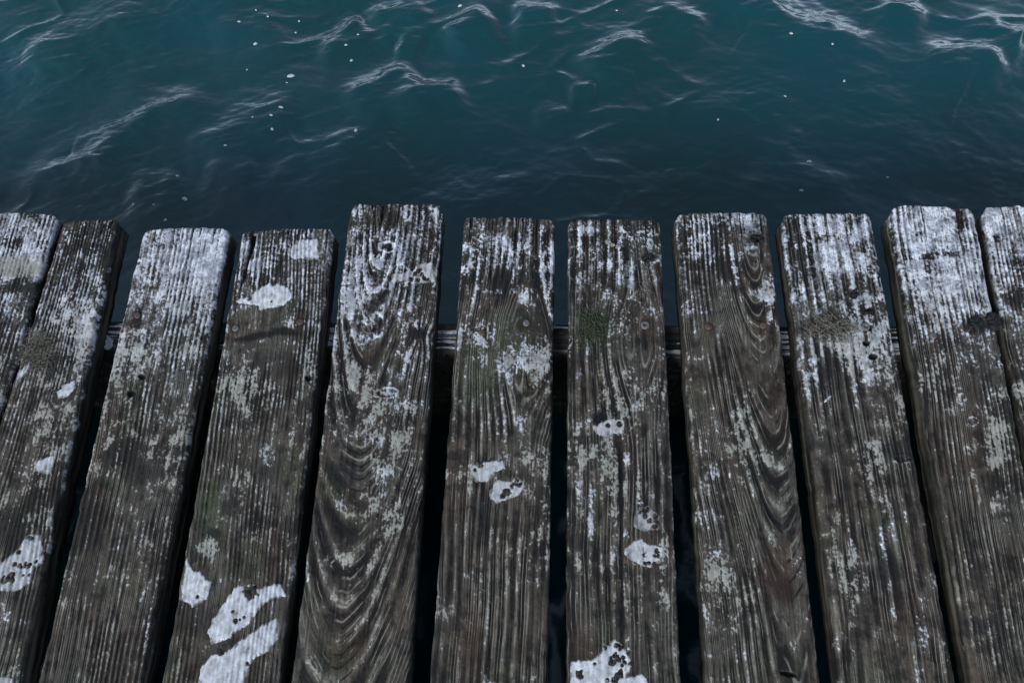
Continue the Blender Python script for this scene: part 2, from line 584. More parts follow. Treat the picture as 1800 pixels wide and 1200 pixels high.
    relief = spec.get('relief', .9)
    endness = ss(.10, 0, (y_end0 - Yw))
    rowv = gn(ring_id * .73 + 3.1, Yw * 7, sd + 41)
    tex = .85 * (ridge - .45) + .30 * streak + .20 * streak2 + .40 * blotch + .40 * speck + .34 * broad + .30 * rowv
    coat = ss(-.02, .55, cov - .43 + tex * .95)
    coat = coat * (.55 + .45 * ss(-.35, .3, blotch + .7 * speck + .3 * streak2))
    film = (.26 + .26 * ss(620, 430, V)) * ss(-.25, .35, cov - .42 + .35 * blotch + .45 * speck + .25 * streak2 + .5 * (ridge - .4))  # bleached film, stronger at the far ends where it also paints cold sheen
    coat = np.maximum(coat, film)
    thinw = ss(.02, .55, (ridge - .66) * 2.0 + (cov - .36) * 1.3 + .60 * rowv + .38 * speck + .30 * broad + .25 * streak2) * .95
    nearness = ss(430, 720, V)  # crust turns tan and its lines thin out towards the near end
    tan_line = (thinw > coat) * nearness * .85
    coat = np.maximum(coat, thinw * spec.get('lines', 1.0) * (1 - .25 * nearness))
    tone = np.clip(.0 + 1.0 * ridge + .18 * streak + .20 * streak2 + .12 * blotch, 0, 1)
    dkn = ss(.16, .5, -blotch * .9 + .6 * broad + .2 * speck + spec.get('dk', 0)) * .5
    dkn = np.maximum(dkn, endness * .75 * ss(-.3, .2, broad + blotch))
    dark = np.maximum(dark, dkn * (1 - coat * .8))
    yellow = np.maximum(yellow, ss(.0, .5, broad + .3 * blotch + spec.get('yel', 0)) * .65 * ss(470, 800, V))
    yellow = np.maximum(yellow, tan_line)
    yellow = np.maximum(yellow, nearness * ss(-.5, .2, broad) * .8)
    green = np.maximum(green, ss(.15, .5, gn(X * 20, Yw * 12, sd + 19) + spec.get('grn', 0)) * .35)
    warm = np.maximum(warm, ss(.1, .45, gn(X * 16, Yw * 8, sd + 20)) * .45)
    # knots darker
    dark = np.maximum(dark, knot_in * .55 * (1 - ridge) * ss(-.5, .3, blotch))
    dark = np.maximum(dark, knot_in * ss(.007, .003, knot_r) * .9)
    Z = -relief * .0024 * (1 - ridge) + .0003 * blotch + .00025 * speck + .00035 * streak2 + .0007 * broad + dz_st
    # drying checks along the fibre
    rc = random.Random(idx * 7 + 1)
    ends = []
    for _ in range(5):
        t_ = rc.uniform(.06, .94)
        u_ = L[0][0] + (Rr[0][0] - L[0][0]) * t_
        ul = L[1][0] + (Rr[1][0] - L[1][0]) * t_
        ln = rc.uniform(14, 75)
        ends.append(((u_, L[0][1] - 2), (u_ + (ul - u_) * ln / (L[1][1] - L[0][1]), L[0][1] + ln), rc.uniform(.6, 1.3), rc.uniform(3, 7)))
    for ck in spec.get('cracks', []) + ends:
        (u0, v0), (u1, v1), wd, dp = ck
        xa, ya = px(np.array([u0, u1], float), np.array([v0, v1], float))
        t = np.clip((Yw - ya[0]) / (ya[1] - ya[0]), 0, 1)
        inside = ss(-.03, .02, (Yw - ya[0]) / (ya[1] - ya[0])) * ss(1.05, .7, (Yw - ya[0]) / (ya[1] - ya[0]))
        cx = xa[0] + (xa[1] - xa[0]) * t + .0014 * gn(Yw * 45, Yw * 0, sd + 21)
        wdd = wd * .001 * (1 - .75 * t)
        m = np.exp(-((X - cx) / wdd) ** 4) * inside
        Z = Z - dp * .001 * m * (1 - .5 * t)
        dark = np.maximum(dark, m * .9)
        coat = coat * (1 - m)
    # fine shakes
    shk = gn(G * 2.3 + 40, Yw * 3.0, sd + 22)
    shm = ss(.47, .56, shk)
    Z = Z - .0016 * shm
    coat = coat * (1 - .6 * shm)
    dark = np.maximum(dark, shm * .6)
    crown = spec.get('crown', .0015)
    Z = Z - crown * (2 * S - 1) ** 2
    # rounded long edges and end
    De = np.minimum(S, 1 - S) * wmean
    rr = RAD * (1 + .4 * gn(Yw * 12, (S > .5) * 3.0 + idx, sd + 23))
    q = np.clip((rr - De) / rr, 0, 1)
    Z = Z - rr * (1 - np.sqrt(np.clip(1 - q * q, 0, 1)))
    dend = y_end0 - Y
    q = np.clip((.004 - dend) / .004, 0, 1)
    Z = Z - .004 * (1 - np.sqrt(np.clip(1 - q * q, 0, 1))) * (1 + .5 * gn(S * 14, S * 0, sd + 24))
    Z = Z + spec.get('z', 0)
    # cross-section: right side down, bottom, left side up
    nr = len(ys)
    side_d = np.array([.003, .007, .012, .017, .022, .027, .031])
    cols = [np.stack([X, Yw, Z], -1)]
    at = {k_: [v_] for k_, v_ in (('ring', G), ('tone', tone), ('coat', coat), ('dark', dark), ('green', green), ('yellow', yellow), ('warm', warm))}

    def side(col, sgn, order):
        xs_, ys_, zs_ = X[:, col], Yw[:, col], Z[:, col]
        out, a_out = [], []
        for dd in order:
            n_ = .0006 * fbm(ys_ * 7, ys_ * 0 + dd * 500, sd + 25 + (sgn > 0), 3) + .0012 * gn(ys_ * 3, ys_ * 0 + dd * 700, sd + 27)
            out.append(np.stack([xs_ + sgn * (.0006 + n_), ys_, zs_ - dd], -1))
            f = np.clip(1 - dd / .012, 0, 1)
            cs = np.convolve(coat[:, col], np.ones(15) / 15, 'same')
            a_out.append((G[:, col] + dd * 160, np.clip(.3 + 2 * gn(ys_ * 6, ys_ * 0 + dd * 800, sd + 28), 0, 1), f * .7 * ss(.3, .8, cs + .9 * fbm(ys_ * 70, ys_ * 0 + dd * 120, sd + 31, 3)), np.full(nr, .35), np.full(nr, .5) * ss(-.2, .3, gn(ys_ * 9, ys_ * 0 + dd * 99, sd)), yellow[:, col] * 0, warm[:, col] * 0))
        return out, a_out

    ro, ra = side(-1, +1, side_d)
    lo, la = side(0, -1, side_d[::-1])
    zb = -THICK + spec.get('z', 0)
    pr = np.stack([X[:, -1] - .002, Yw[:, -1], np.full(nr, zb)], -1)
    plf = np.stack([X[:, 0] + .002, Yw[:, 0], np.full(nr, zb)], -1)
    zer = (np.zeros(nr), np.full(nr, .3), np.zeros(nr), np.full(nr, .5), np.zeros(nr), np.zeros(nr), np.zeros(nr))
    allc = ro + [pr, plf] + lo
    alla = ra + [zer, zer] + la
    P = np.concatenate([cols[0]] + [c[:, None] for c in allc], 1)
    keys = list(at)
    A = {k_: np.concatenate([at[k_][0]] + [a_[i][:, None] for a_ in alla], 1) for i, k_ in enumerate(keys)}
    nc = P.shape[1]
    quads = grid_quads(nr, nc, wrap=True)
    V_ = P.reshape(-1, 3)
    # end caps
    tris = []
    extra = []
    for row, flip in ((0, False), (nr - 1, True)):
        ci = len(V_) + len(extra)
        extra.append(P[row].mean(0) * np.array([1, 1, 1]))
        b0 = row * nc
        j = np.arange(nc)
        t = np.stack([b0 + (j + 1) % nc, b0 + j, np.full(nc, ci)], -1)
        if flip: t = t[:, [1, 0, 2]]
        tris.append(t)
    V_ = np.concatenate([V_, np.array(extra)])
    for k_ in A: A[k_] = np.concatenate([A[k_].ravel(), [.3, .3]])
    V_ = V_ - np.array([0, .3, 0])
    o = mesh_obj('plank', V_, quads, M_WOOD, dock, A, True, np.concatenate(tris))
    PL[idx] = dict(X=X, Y=Yw, Z=Z, ridge=ridge, obj=o, xl=xl, xr=xr)
    return o


def surf(idx, x, y):
    """height of plank idx's upper face (nearest sample of its grid)"""
    p = PL[idx]
    x = np.asarray(x, float); y = np.asarray(y, float)
    Yc = p['Y'][:, p['Y'].shape[1] // 2]
    ri = np.clip(np.searchsorted(-Yc, -y), 1, len(Yc) - 1)
    t = np.clip((Yc[ri - 1] - y) / (Yc[ri - 1] - Yc[ri] + 1e-9), 0, 1)
    x0, x1 = p['xl'](y), p['xr'](y)
    s = np.clip((x - x0) / (x1 - x0), 0, 1)
    nc = p['X'].shape[1]
    # columns are nearly evenly spaced past the rounded rim
    srow = (p['X'][100] - p['xl'](p['Y'][100])) / (p['xr'](p['Y'][100]) - p['xl'](p['Y'][100]))
    cf = np.interp(s, srow, np.arange(nc))
    ci = np.clip(cf.astype(int), 0, nc - 2)
    tc = cf - ci
    def g(A):
        a = A[ri - 1, ci] * (1 - tc) + A[ri - 1, ci + 1] * tc
        b = A[ri, ci] * (1 - tc) + A[ri, ci + 1] * tc
        return a * (1 - t) + b * t
    return g(p['Z']), g(p['ridge'])


SPECS = {
 1: (((-70, 372), (-262, 1000)), ((100, 376), (30, 610)), [(0, 374), (.6, 372), (.95, 376), (1, 384)], dict(
     pith=(-2.2, .05, 0, .0068), cov=[(360, .85), (500, .75), (600, .6), (800, .45)], z=.001,
     st=[('d', 55, 378, 14, 6, .9), ('d', 20, 425, 22, 12, .8), ('y', 30, 470, 60, 22, .8), ('w', 30, 470, 60, 20, .35), ('d', 20, 500, 60, 14, .7), ('d', 60, 540, 30, 60, .5)])),
 2: (((108, 388), (26, 650)), ((205, 384), (31, 1200)), [(0, 388), (.3, 385), (.98, 384), (1, 390)], dict(
     pith=(-1.6, .04, .03, .0062), cov=[(380, .22), (470, .3), (520, .6), (600, .62), (700, .42), (900, .5), (1050, .42), (1200, .3)], z=-.001, lines=.9,
     st=[('y', 60, 630, 70, 60, .7), ('d', 110, 640, 40, 25, .5), ('d', 20, 930, 30, 50, .7), ('d', 80, 870, 24, 24, .6), ('w', 140, 600, 26, 60, .15), ('w', 60, 1020, 60, 60, -.3), ('d', 60, 1090, 40, 60, .3), ('g', 60, 1190, 40, 40, .4)])),
 3: (((250, 402), (63, 1200)), ((401, 400), (247, 1200)), [(0, 410), (.06, 402), (.35, 399), (.7, 397), (.94, 398), (1, 405)], dict(
     pith=(-.35, .055, .04, .0072), relief=1.1, cov=[(390, .78), (450, .84), (560, .75), (640, .58), (760, .46), (900, .38), (1200, .30)], lr=.12, yel=.12,
     cracks=[((318, 399), (312, 440), 1.1, 4)],
     st=[('w', 345, 450, 70, 60, .3), ('d', 300, 430, 26, 10, .5), ('d', 240, 560, 9, 22, .8), ('h', 248, 661, 6, 5, 1), ('h', 229, 690, 8, 8, 1), ('d', 337, 470, 16, 8, .6), ('r', 240, 560, 10, 12, .8),
         ('y', 280, 720, 70, 60, .5), ('d', 215, 800, 34, 34, .7), ('d', 150, 930, 36, 60, .6), ('d', 240, 830, 40, 20, .6), ('g', 200, 840, 40, 30, .4), ('w', 180, 830, 22, 22, .2), ('d', 130, 1020, 40, 40, .5), ('w', 250, 1080, 18, 60, .22), ('w', 225, 620, 40, 50, .1)])),
 4: (((425, 402), (282, 1200)), ((586, 400), (490, 1200)), [(0, 412), (.02, 404), (.14, 401), (.18, 403), (.5, 400), (.95, 400), (1, 408)], dict(
     pith=(-.5, .06, .10, .0060), relief=1.0, cov=[(390, .52), (480, .46), (560, .34), (650, .36), (760, .4), (900, .34), (1200, .22)], grn=.15,
     cracks=[((449, 398), (421, 510), 4.5, 14), ((545, 398), (541, 450), 1.0, 4)],
     st=[('w', 440, 450, 26, 40, .3), ('w', 540, 640, 20, 36, .4), ('w', 430, 700, 50, 60, .22, -75), ('y', 430, 700, 60, 60, .7), ('d', 460, 588, 62, 7, .9, -10), ('d', 500, 582, 30, 8, .9, 6), ('r', 440, 590, 50, 16, .6), ('d', 500, 640, 60, 26, .45),
         ('w', 470, 800, 14, 26, .5), ('g', 370, 900, 26, 60, .9), ('d', 372, 940, 22, 14, .7), ('y', 370, 960, 22, 22, .8), ('w', 365, 960, 22, 20, .4), ('w', 400, 850, 40, 40, .15), ('h', 540, 663, 6, 6, 1), ('d', 350, 1090, 40, 26, .5), ('w', 340, 1095, 14, 14, .3), ('d', 470, 820, 30, 40, .35)])),
 5: (((614, 360), (509, 1200)), ((777, 362), (717, 1200)), [(0, 372), (.04, 358), (.14, 356), (.3, 358), (.5, 355), (.93, 358), (1, 370)], dict(
     pith=(.36, .060, -.165, .0098), relief=1.6, knots=[(738, 588, 11)], cov=[(350, .45), (450, .52), (560, .50), (700, .52), (820, .42), (950, .26), (1200, .14)], crown=.002,
     cracks=[((636, 356), (638, 372), 1.2, 4), ((653, 356), (654, 372), 1.2, 4)],
     st=[('w', 625, 520, 22, 90, .25), ('w', 700, 430, 26, 26, .25), ('o', 681, 432, 15, 9, .5), ('d', 681, 432, 13, 7, .9), ('o', 635, 583, 15, 20, .6), ('o', 663, 569, 11, 21, .7), ('o', 679, 689, 20, 9, .7, -8), ('d', 670, 380, 40, 22, .4),
         ('d', 735, 585, 16, 12, .9), ('r', 720, 560, 10, 10, .9), ('d', 655, 620, 60, 30, .25), ('w', 690, 740, 60, 60, .12), ('d', 600, 830, 34, 26, .7), ('y', 590, 1000, 46, 30, .7), ('w', 590, 990, 50, 26, .35), ('d', 570, 920, 40, 50, .45), ('w', 690, 850, 40, 90, .25), ('g', 580, 850, 20, 40, .5), ('d', 740, 480, 25, 40, .3)])),
 6: (((815, 382), (755, 1200)), ((975, 384), (962, 1200)), [(0, 388), (.03, 380), (.5, 379), (.97, 383), (1, 392)], dict(
     pith=(1.5, .06, .05, .0125), relief=1.0, knots=[(927, 612, 44)], cov=[(375, .30), (430, .44), (520, .30), (640, .38), (760, .32), (860, .28), (1000, .26), (1200, .15)], z=.0,
     cracks=[((866, 380), (859, 560), 1.0, 3), ((907, 380), (905, 520), .9, 3), ((862, 1060), (859, 1180), 1.0, 3)],
     st=[('w', 888, 440, 32, 26, .45), ('w', 840, 585, 34, 24, .3), ('d', 880, 500, 24, 34, .8), ('d', 900, 455, 30, 12, .6), ('w', 925, 630, 46, 30, .55), ('w', 885, 655, 22, 26, .4), ('d', 940, 560, 46, 26, .5), ('g', 880, 600, 60, 60, .6), ('g', 840, 650, 40, 60, .7), ('g', 905, 560, 50, 16, .7), ('w', 880, 512, 30, 7, .5), ('w', 920, 522, 10, 10, .5),
         ('w', 880, 740, 50, 40, .22), ('y', 840, 740, 50, 60, .5), ('d', 850, 900, 14, 60, .7), ('d', 890, 920, 30, 8, .5), ('w', 830, 1010, 14, 10, .4), ('w', 890, 1016, 10, 16, .5), ('r', 828, 1110, 14, 50, .9), ('w', 940, 980, 26, 60, .28), ('w', 950, 810, 40, 30, .25), ('d', 880, 1150, 50, 20, .35), ('d', 790, 1000, 24, 60, .3)])),
 7: (((1000, 385), (997, 1200)), ((1161, 385), (1198, 1200)), [(0, 392), (.03, 384), (.6, 384), (.97, 385), (1, 392)], dict(
     pith=(2.2, .05, .02, .0175), relief=1.3, knots=[(1122, 600, 36)], cov=[(375, .36), (450, .34), (560, .30), (700, .36), (800, .42), (960, .44), (1040, .3), (1200, .22)], z=.001, lr=-.08,
     cracks=[((1136, 384), (1133, 500), .9, 3), ((1044, 600), (1050, 770), 3.0, 2.5), ((1092, 790), (1095, 1180), 3.0, 2.2), ((1132, 960), (1130, 1060), .8, 3)],
     st=[('w', 1030, 405, 26, 10, .5), ('w', 1105, 480, 26, 26, .3), ('d', 1140, 452, 14, 9, 1), ('w', 1150, 457, 8, 5, .8), ('g', 1042, 575, 34, 40, 1), ('d', 1042, 575, 30, 34, .35), ('y', 1070, 640, 40, 46, .8), ('w', 1060, 620, 34, 26, .2), ('d', 1120, 600, 16, 14, .5), ('w', 1110, 690, 60, 50, .2), ('y', 1110, 690, 50, 50, .6), ('d', 1052, 735, 16, 14, 1),
         ('w', 1030, 890, 20, 70, .3), ('w', 1085, 830, 22, 90, .3), ('w', 1130, 870, 16, 40, .2), ('w', 1165, 1040, 14, 80, .3), ('d', 1020, 950, 26, 16, .6), ('r', 1040, 590, 10, 60, .6), ('w', 1090, 1000, 16, 40, .25), ('d', 1150, 600, 30, 60, .2)])),
 8: (((1187, 374), (1247, 1200)), ((1350, 374), (1444, 1200)), [(0, 384), (.05, 375), (.3, 372), (.7, 371), (.95, 373), (1, 384)], dict(
     pith=(.80, .050, -.10, .0070), relief=1.0, cov=[(365, .50), (410, .30), (500, .22), (600, .18), (700, .22), (800, .38), (960, .34), (1060, .3), (1200, .22)], lr=-.22, lines=.85, dk=-.04,
     st=[('w', 1285, 378, 40, 20, .4), ('w', 1325, 385, 28, 22, .5), ('d', 1268, 388, 14, 14, .9), ('h', 1332, 417, 15, 8, 1), ('w', 1320, 434, 14, 4, .6), ('w', 1350, 510, 22, 24, .5), ('y', 1350, 510, 16, 16, .7), ('w', 1225, 430, 16, 30, .3), ('w', 1230, 545, 40, 6, .45, -6), ('w', 1305, 740, 22, 60, .5), ('y', 1310, 740, 26, 70, .7), ('w', 1360, 560, 12, 50, .2), ('d', 1330, 830, 34, 20, .6), ('r', 1370, 1000, 40, 60, .7), ('d', 1340, 900, 30, 26, .35),
         ('w', 1265, 1010, 26, 110, .22), ('w', 1250, 830, 20, 60, .2), ('w', 1330, 810, 30, 22, .3), ('w', 1400, 900, 12, 50, .2), ('y', 1330, 900, 40, 40, .6), ('h', 1386, 1184, 16, 5, 1, 10)])),
 9: (((1374, 376), (1480, 1200)), ((1532, 374), (1683, 1200)), [(0, 386), (.04, 376), (.25, 373), (.6, 373), (.96, 373), (1, 384)], dict(
     pith=(-.9, .05, .02, .0165), relief=1.2, cov=[(365, .55), (420, .72), (480, .62), (560, .48), (640, .60), (690, .42), (760, .28), (1000, .26), (1200, .22)], lr=.06,
     cracks=[((1452, 372), (1458, 420), 1.0, 4), ((1486, 372), (1493, 430), .9, 4)],
     st=[('w', 1455, 395, 40, 18, .4), ('w', 1520, 405, 18, 20, .4), ('w', 1470, 450, 40, 34, .35), ('d', 1400, 420, 14, 60, .6), ('d', 1420, 460, 14, 40, .5), ('d', 1515, 425, 16, 20, .5), ('w', 1405, 520, 14, 30, .3), ('d', 1470, 570, 46, 22, .6), ('y', 1460, 580, 50, 34, .5), ('w', 1510, 610, 40, 50, .35), ('h', 1503, 515, 8, 10, 1), ('h', 1530, 545, 9, 6, 1), ('h', 1530, 575, 5, 5, 1), ('h', 1524, 602, 7, 5, 1), ('h', 1535, 625, 8, 6, 1), ('d', 1460, 660, 26, 40, .6),
         ('w', 1430, 655, 12, 60, .4), ('o', 1453, 679, 4, 6, .6), ('w', 1530, 680, 20, 30, .3), ('d', 1590, 800, 24, 12, .7), ('o', 1588, 805, 18, 7, .5), ('w', 1500, 1000, 12, 110, .3), ('w', 1560, 960, 14, 110, .35), ('w', 1620, 1120, 16, 90, .35), ('w', 1530, 810, 16, 40, .3), ('d', 1560, 1000, 40, 20, .5), ('w', 1625, 1010, 30, 14, .25), ('w', 1500, 1140, 20, 60, .25)])),
 10: (((1562, 366), (1712, 1200)), ((1711, 366), (1876, 1200)), [(0, 378), (.06, 366), (.2, 360), (.55, 361), (.7, 362), (.78, 368), (.84, 364), (.96, 366), (1, 376)], dict(
     pith=(-.5, .06, -.02, .0068), relief=.9, cov=[(355, .78), (450, .80), (560, .72), (620, .45), (700, .42), (800, .36), (900, .2), (1200, .14)], lr=.10, z=.002,
     cracks=[((1690, 360), (1692, 410), 3.0, 7)],
     st=[('w', 1620, 400, 60, 34, .3), ('w', 1680, 500, 50, 60, .25), ('d', 1688, 385, 7, 28, .9), ('r', 1688, 385, 7, 28, .9), ('d', 1614, 411, 7, 4, 1), ('d', 1650, 450, 60, 6, .8, -5), ('d', 1640, 475, 30, 10, .5), ('d', 1715, 570, 22, 20, .9), ('d', 1747, 565, 20, 22, .9), ('w', 1625, 590, 18, 20, .4), ('y', 1670, 720, 60, 100, .6), ('o', 1765, 630, 9, 10, .5), ('o', 1755, 640, 6, 6, .5),
         ('w', 1755, 780, 26, 50, .45), ('o', 1750, 700, 12, 9, .6), ('o', 1710, 740, 10, 8, .6), ('o', 1690, 700, 8, 8, .5), ('w', 1700, 720, 40, 24, .25), ('w', 1745, 890, 6, 22, .6), ('o', 1764, 914, 5, 5, .8), ('w', 1680, 830, 8, 30, .3), ('d', 1720, 640, 20, 60, .3)])),
 11: (((1728, 364), (1811, 790)), ((1885, 360), (2080, 900)), [(0, 374), (.05, 362), (.4, 360), (1, 366)], dict(
     pith=(-1.5, .05, 0, .008), cov=[(355, .80), (450, .74), (560, .66), (640, .45), (900, .25), (1200, .15)], z=.0,
     st=[('w', 1760, 390, 40, 30, .3), ('d', 1757, 416, 12, 8, .9), ('d', 1790, 470, 26, 20, .5), ('d', 1790, 520, 30, 20, .6)])),
}
planks = {}
for i, (L, Rr, end, spec) in SPECS.items():
    planks[i] = make_plank(i, L, Rr, end, spec)

for src, dx in ((3, -.42), (3, -.58), (3, -.74), (3, -.90), (3, -1.06), (8, .615), (8, .775), (8, .935), (8, 1.09)):        # the dock goes on to both sides of the frame
    c_ = planks[src].copy()
    C.objects.link(c_)
    c_.location.x += dx

# cross beam under the planks
def box_mesh(x0, x1, y0, y1, z0, z1, nx, mat, name, parent, coatv=.3):
    """timber along X with slightly rounded, uneven arrises"""
    r_ = .004
    prof = [(y1 - r_, z1), (y1, z1 - r_), (y1, z0 + r_), (y1 - r_, z0), (y0 + r_, z0), (y0, z0 + r_), (y0, z1 - r_), (y0 + r_, z1)]
    prof += [(y0 + r_ + (y1 - y0 - 2 * r_) * k / 26, z1) for k in range(1, 26)]
    xs = np.linspace(x0, x1, nx)
    P = np.array(prof)
    X = np.repeat(xs[:, None], len(P), 1)
    Yp = np.repeat(P[None, :, 0], nx, 0) + .0012 * fbm(X * 20, X * 0 + P[None, :, 1] * 30, 5, 3)
    top = (P[None, :, 1] > z1 - .001)
    g = fbm(X * 6, Yp * 260, 6, 3)
    Zp = np.repeat(P[None, :, 1], nx, 0) + top * .0012 * g
    co = ss(.1, .5, coatv - .25 + .6 * g + .8 * fbm(X * 9, Yp * 14, 8, 3)) * top
    A = dict(ring=Yp * 300 + .5 * g, coat=co, tone=np.clip(.3 + .4 * g, 0, 1), dark=np.full(X.shape, .35), green=np.full(X.shape, .15), yellow=np.full(X.shape, .2), warm=np.zeros(X.shape))
    V_ = np.stack([X, Yp, Zp], -1).reshape(-1, 3)
    nc = len(P)
    ex = np.array([[x0, (y0 + y1) / 2, (z0 + z1) / 2], [x1, (y0 + y1) / 2, (z0 + z1) / 2]])
    j = np.arange(nc)
    t1 = np.stack([j, (j + 1) % nc, np.full(nc, len(V_))], -1)
    b0 = (nx - 1) * nc
    t2 = np.stack([b0 + (j + 1) % nc, b0 + j, np.full(nc, len(V_) + 1)], -1)
    A = {k_: np.concatenate([v_.ravel(), [.3, .3]]) for k_, v_ in A.items()}
    V_ = np.concatenate([V_, ex]) - np.array([0, .3, 0])
    return mesh_obj(name, V_, grid_quads(nx, nc, True), mat, parent, A, True, np.concatenate([t1, t2]))


BZ = -THICK - .001
_, by1 = px(np.array([900.]), np.array([568.]), BZ)
_, by0 = px(np.array([900.]), np.array([620.]), BZ)
beam = box_mesh(-1.7, 1.7, by0[0], by1[0], -.40, BZ, 700, M_WOOD, 'cross_beam', dock, .34)
beam2 = box_mesh(-1.7, 1.7, -.82, -.77, -.40, BZ, 60, M_WOOD, 'cross_beam', dock, .2)


def pile(x, y, r, z0, z1):
    n, rows = 40, 30
    th = np.linspace(0, 2 * math.pi, n, endpoint=False)
    zz = np.linspace(z1, z0, rows)
    T, Zz = np.meshgrid(th, zz)
    rr = r * (1 + .04 * fbm(np.cos(T) * 3 + 5, Zz * 5 + np.sin(T) * 3, 4, 3) - .02 * np.abs(np.sin(T * 9)))
    rr[0] *= .9
    V_ = np.stack([x + rr * np.cos(T), y + rr * np.sin(T), Zz], -1).reshape(-1, 3)
    V_ = np.concatenate([V_, [[x, y, z1 + .002]]]) - np.array([0, .3, 0])
    j = np.arange(n)
    t = np.stack([j, (j + 1) % n, np.full(n, len(V_) - 1)], -1)
    return mesh_obj('pile', V_, grid_quads(rows, n, True)[:, ::-1], M_WET, dock, None, True, t)


pile(.56, .20, .075, -1.3, -.235)
pile(-.62, .20, .075, -1.3, -.235)

# nails, each a sub-part of its plank



def nail_mesh(mat, washer=False):
    n = 16
    prof = [(0, .0016), (.0022, .0015), (.0036, .0010), (.0042, .0002), (.0042, -.002)]
    if washer:
        prof = [(0, .0002), (.0019, .0004), (.0024, .0022), (.0040, .0024), (.0052, .0016), (.0054, -.002)]
    th = np.linspace(0, 2 * math.pi, n, endpoint=False)
    V_ = [[0, 0, prof[0][1]]]
    for r_, z_ in prof[1:]:
        V_ += [[r_ * math.cos(t) * 1.04, r_ * math.sin(t), z_] for t in th]
    j = np.arange(n)
    tr = np.stack([1 + j, 1 + (j + 1) % n, np.zeros(n, int)], -1)
    q = grid_quads(len(prof) - 1, n, True)[:, ::-1] + 1
    o = mesh_obj('nail', V_, q, mat, None, None, True, tr)
    return o


proto = {'g': nail_mesh(M_GALV), 'r': nail_mesh(M_RUST), 'w': nail_mesh(M_GALV, True)}
used = set()
for pi, lst in NAILS.items():
    for u, v, kd in lst:
        x, y = px(np.array([float(u)]), np.array([float(v)]))
        z, _ = surf(pi, x, y)
        o = proto[kd] if kd not in used else proto[kd].copy()
        if kd in used: C.objects.link(o)
        used.add(kd)
        o.parent = planks[pi]
        o.location = (x[0], y[0] - .3, z[0] + .0002)
        o.rotation_euler = (random.uniform(-.12, .12), random.uniform(-.12, .12), random.uniform(0, 6))
        o.scale = (1.15, 1.15, 1.1)
        o['label'] = {'g': 'dull grey steel nail head', 'r': 'rusty brown nail head', 'w': 'ring shaped nail head with hollow centre'}[kd]

# ------------------------------------------------------------------ droppings and finds on the planks
def lump(cx, cy, cz, rx, ry, rz, seed, n=10, m=6):
    r_ = np.random.default_rng(seed)
    th = np.linspace(0, 2 * math.pi, n, endpoint=False)
    ph = np.linspace(.0, math.pi * .75, m)
    V_, Q = [], []
    for i, p in enumerate(ph):
        for t in th:
            k_ = 1 + .22 * math.sin(3 * t + seed) * math.sin(p) + r_.uniform(-.1, .1)
            V_.append([cx + rx * k_ * math.sin(p) * math.cos(t), cy + ry * k_ * math.sin(p) * math.sin(t), cz + rz * math.cos(p)])
    Q = grid_quads(m, n, True)[:, ::-1]
    return np.array(V_), Q


def joined_lumps(name, items, mat, parent, org, kind='stuff', smooth=True):
    Vs, Qs, k_ = [], [], 0
    for it in items:
        v, q = lump(*it)
        Vs.append(v - org); Qs.append(q + k_); k_ += len(v)
    o = mesh_obj(name, np.concatenate(Vs), np.concatenate(Qs), mat, parent, None, smooth)
    if kind: o['kind'] = kind
    return o


def inside_dist(X, Y, P):
    """signed distance to polygon, positive inside"""
    d, _, _ = seg_dist(X, Y, list(P) + [P[0]])
    ins = np.zeros(X.shape, bool)
    n = len(P)
    for i in range(n):
        (x1, y1), (x2, y2) = P[i], P[(i + 1) % n]
        c = ((y1 > Y) != (y2 > Y)) & (X < (x2 - x1) * (Y - y1) / (y2 - y1 + 1e-12) + x1)
        ins ^= c
    return np.where(ins, d, -d)


def c2(off, pts):
    return [(off[0] + a / 2.857, off[1] + b / 2.857) for a, b in pts]


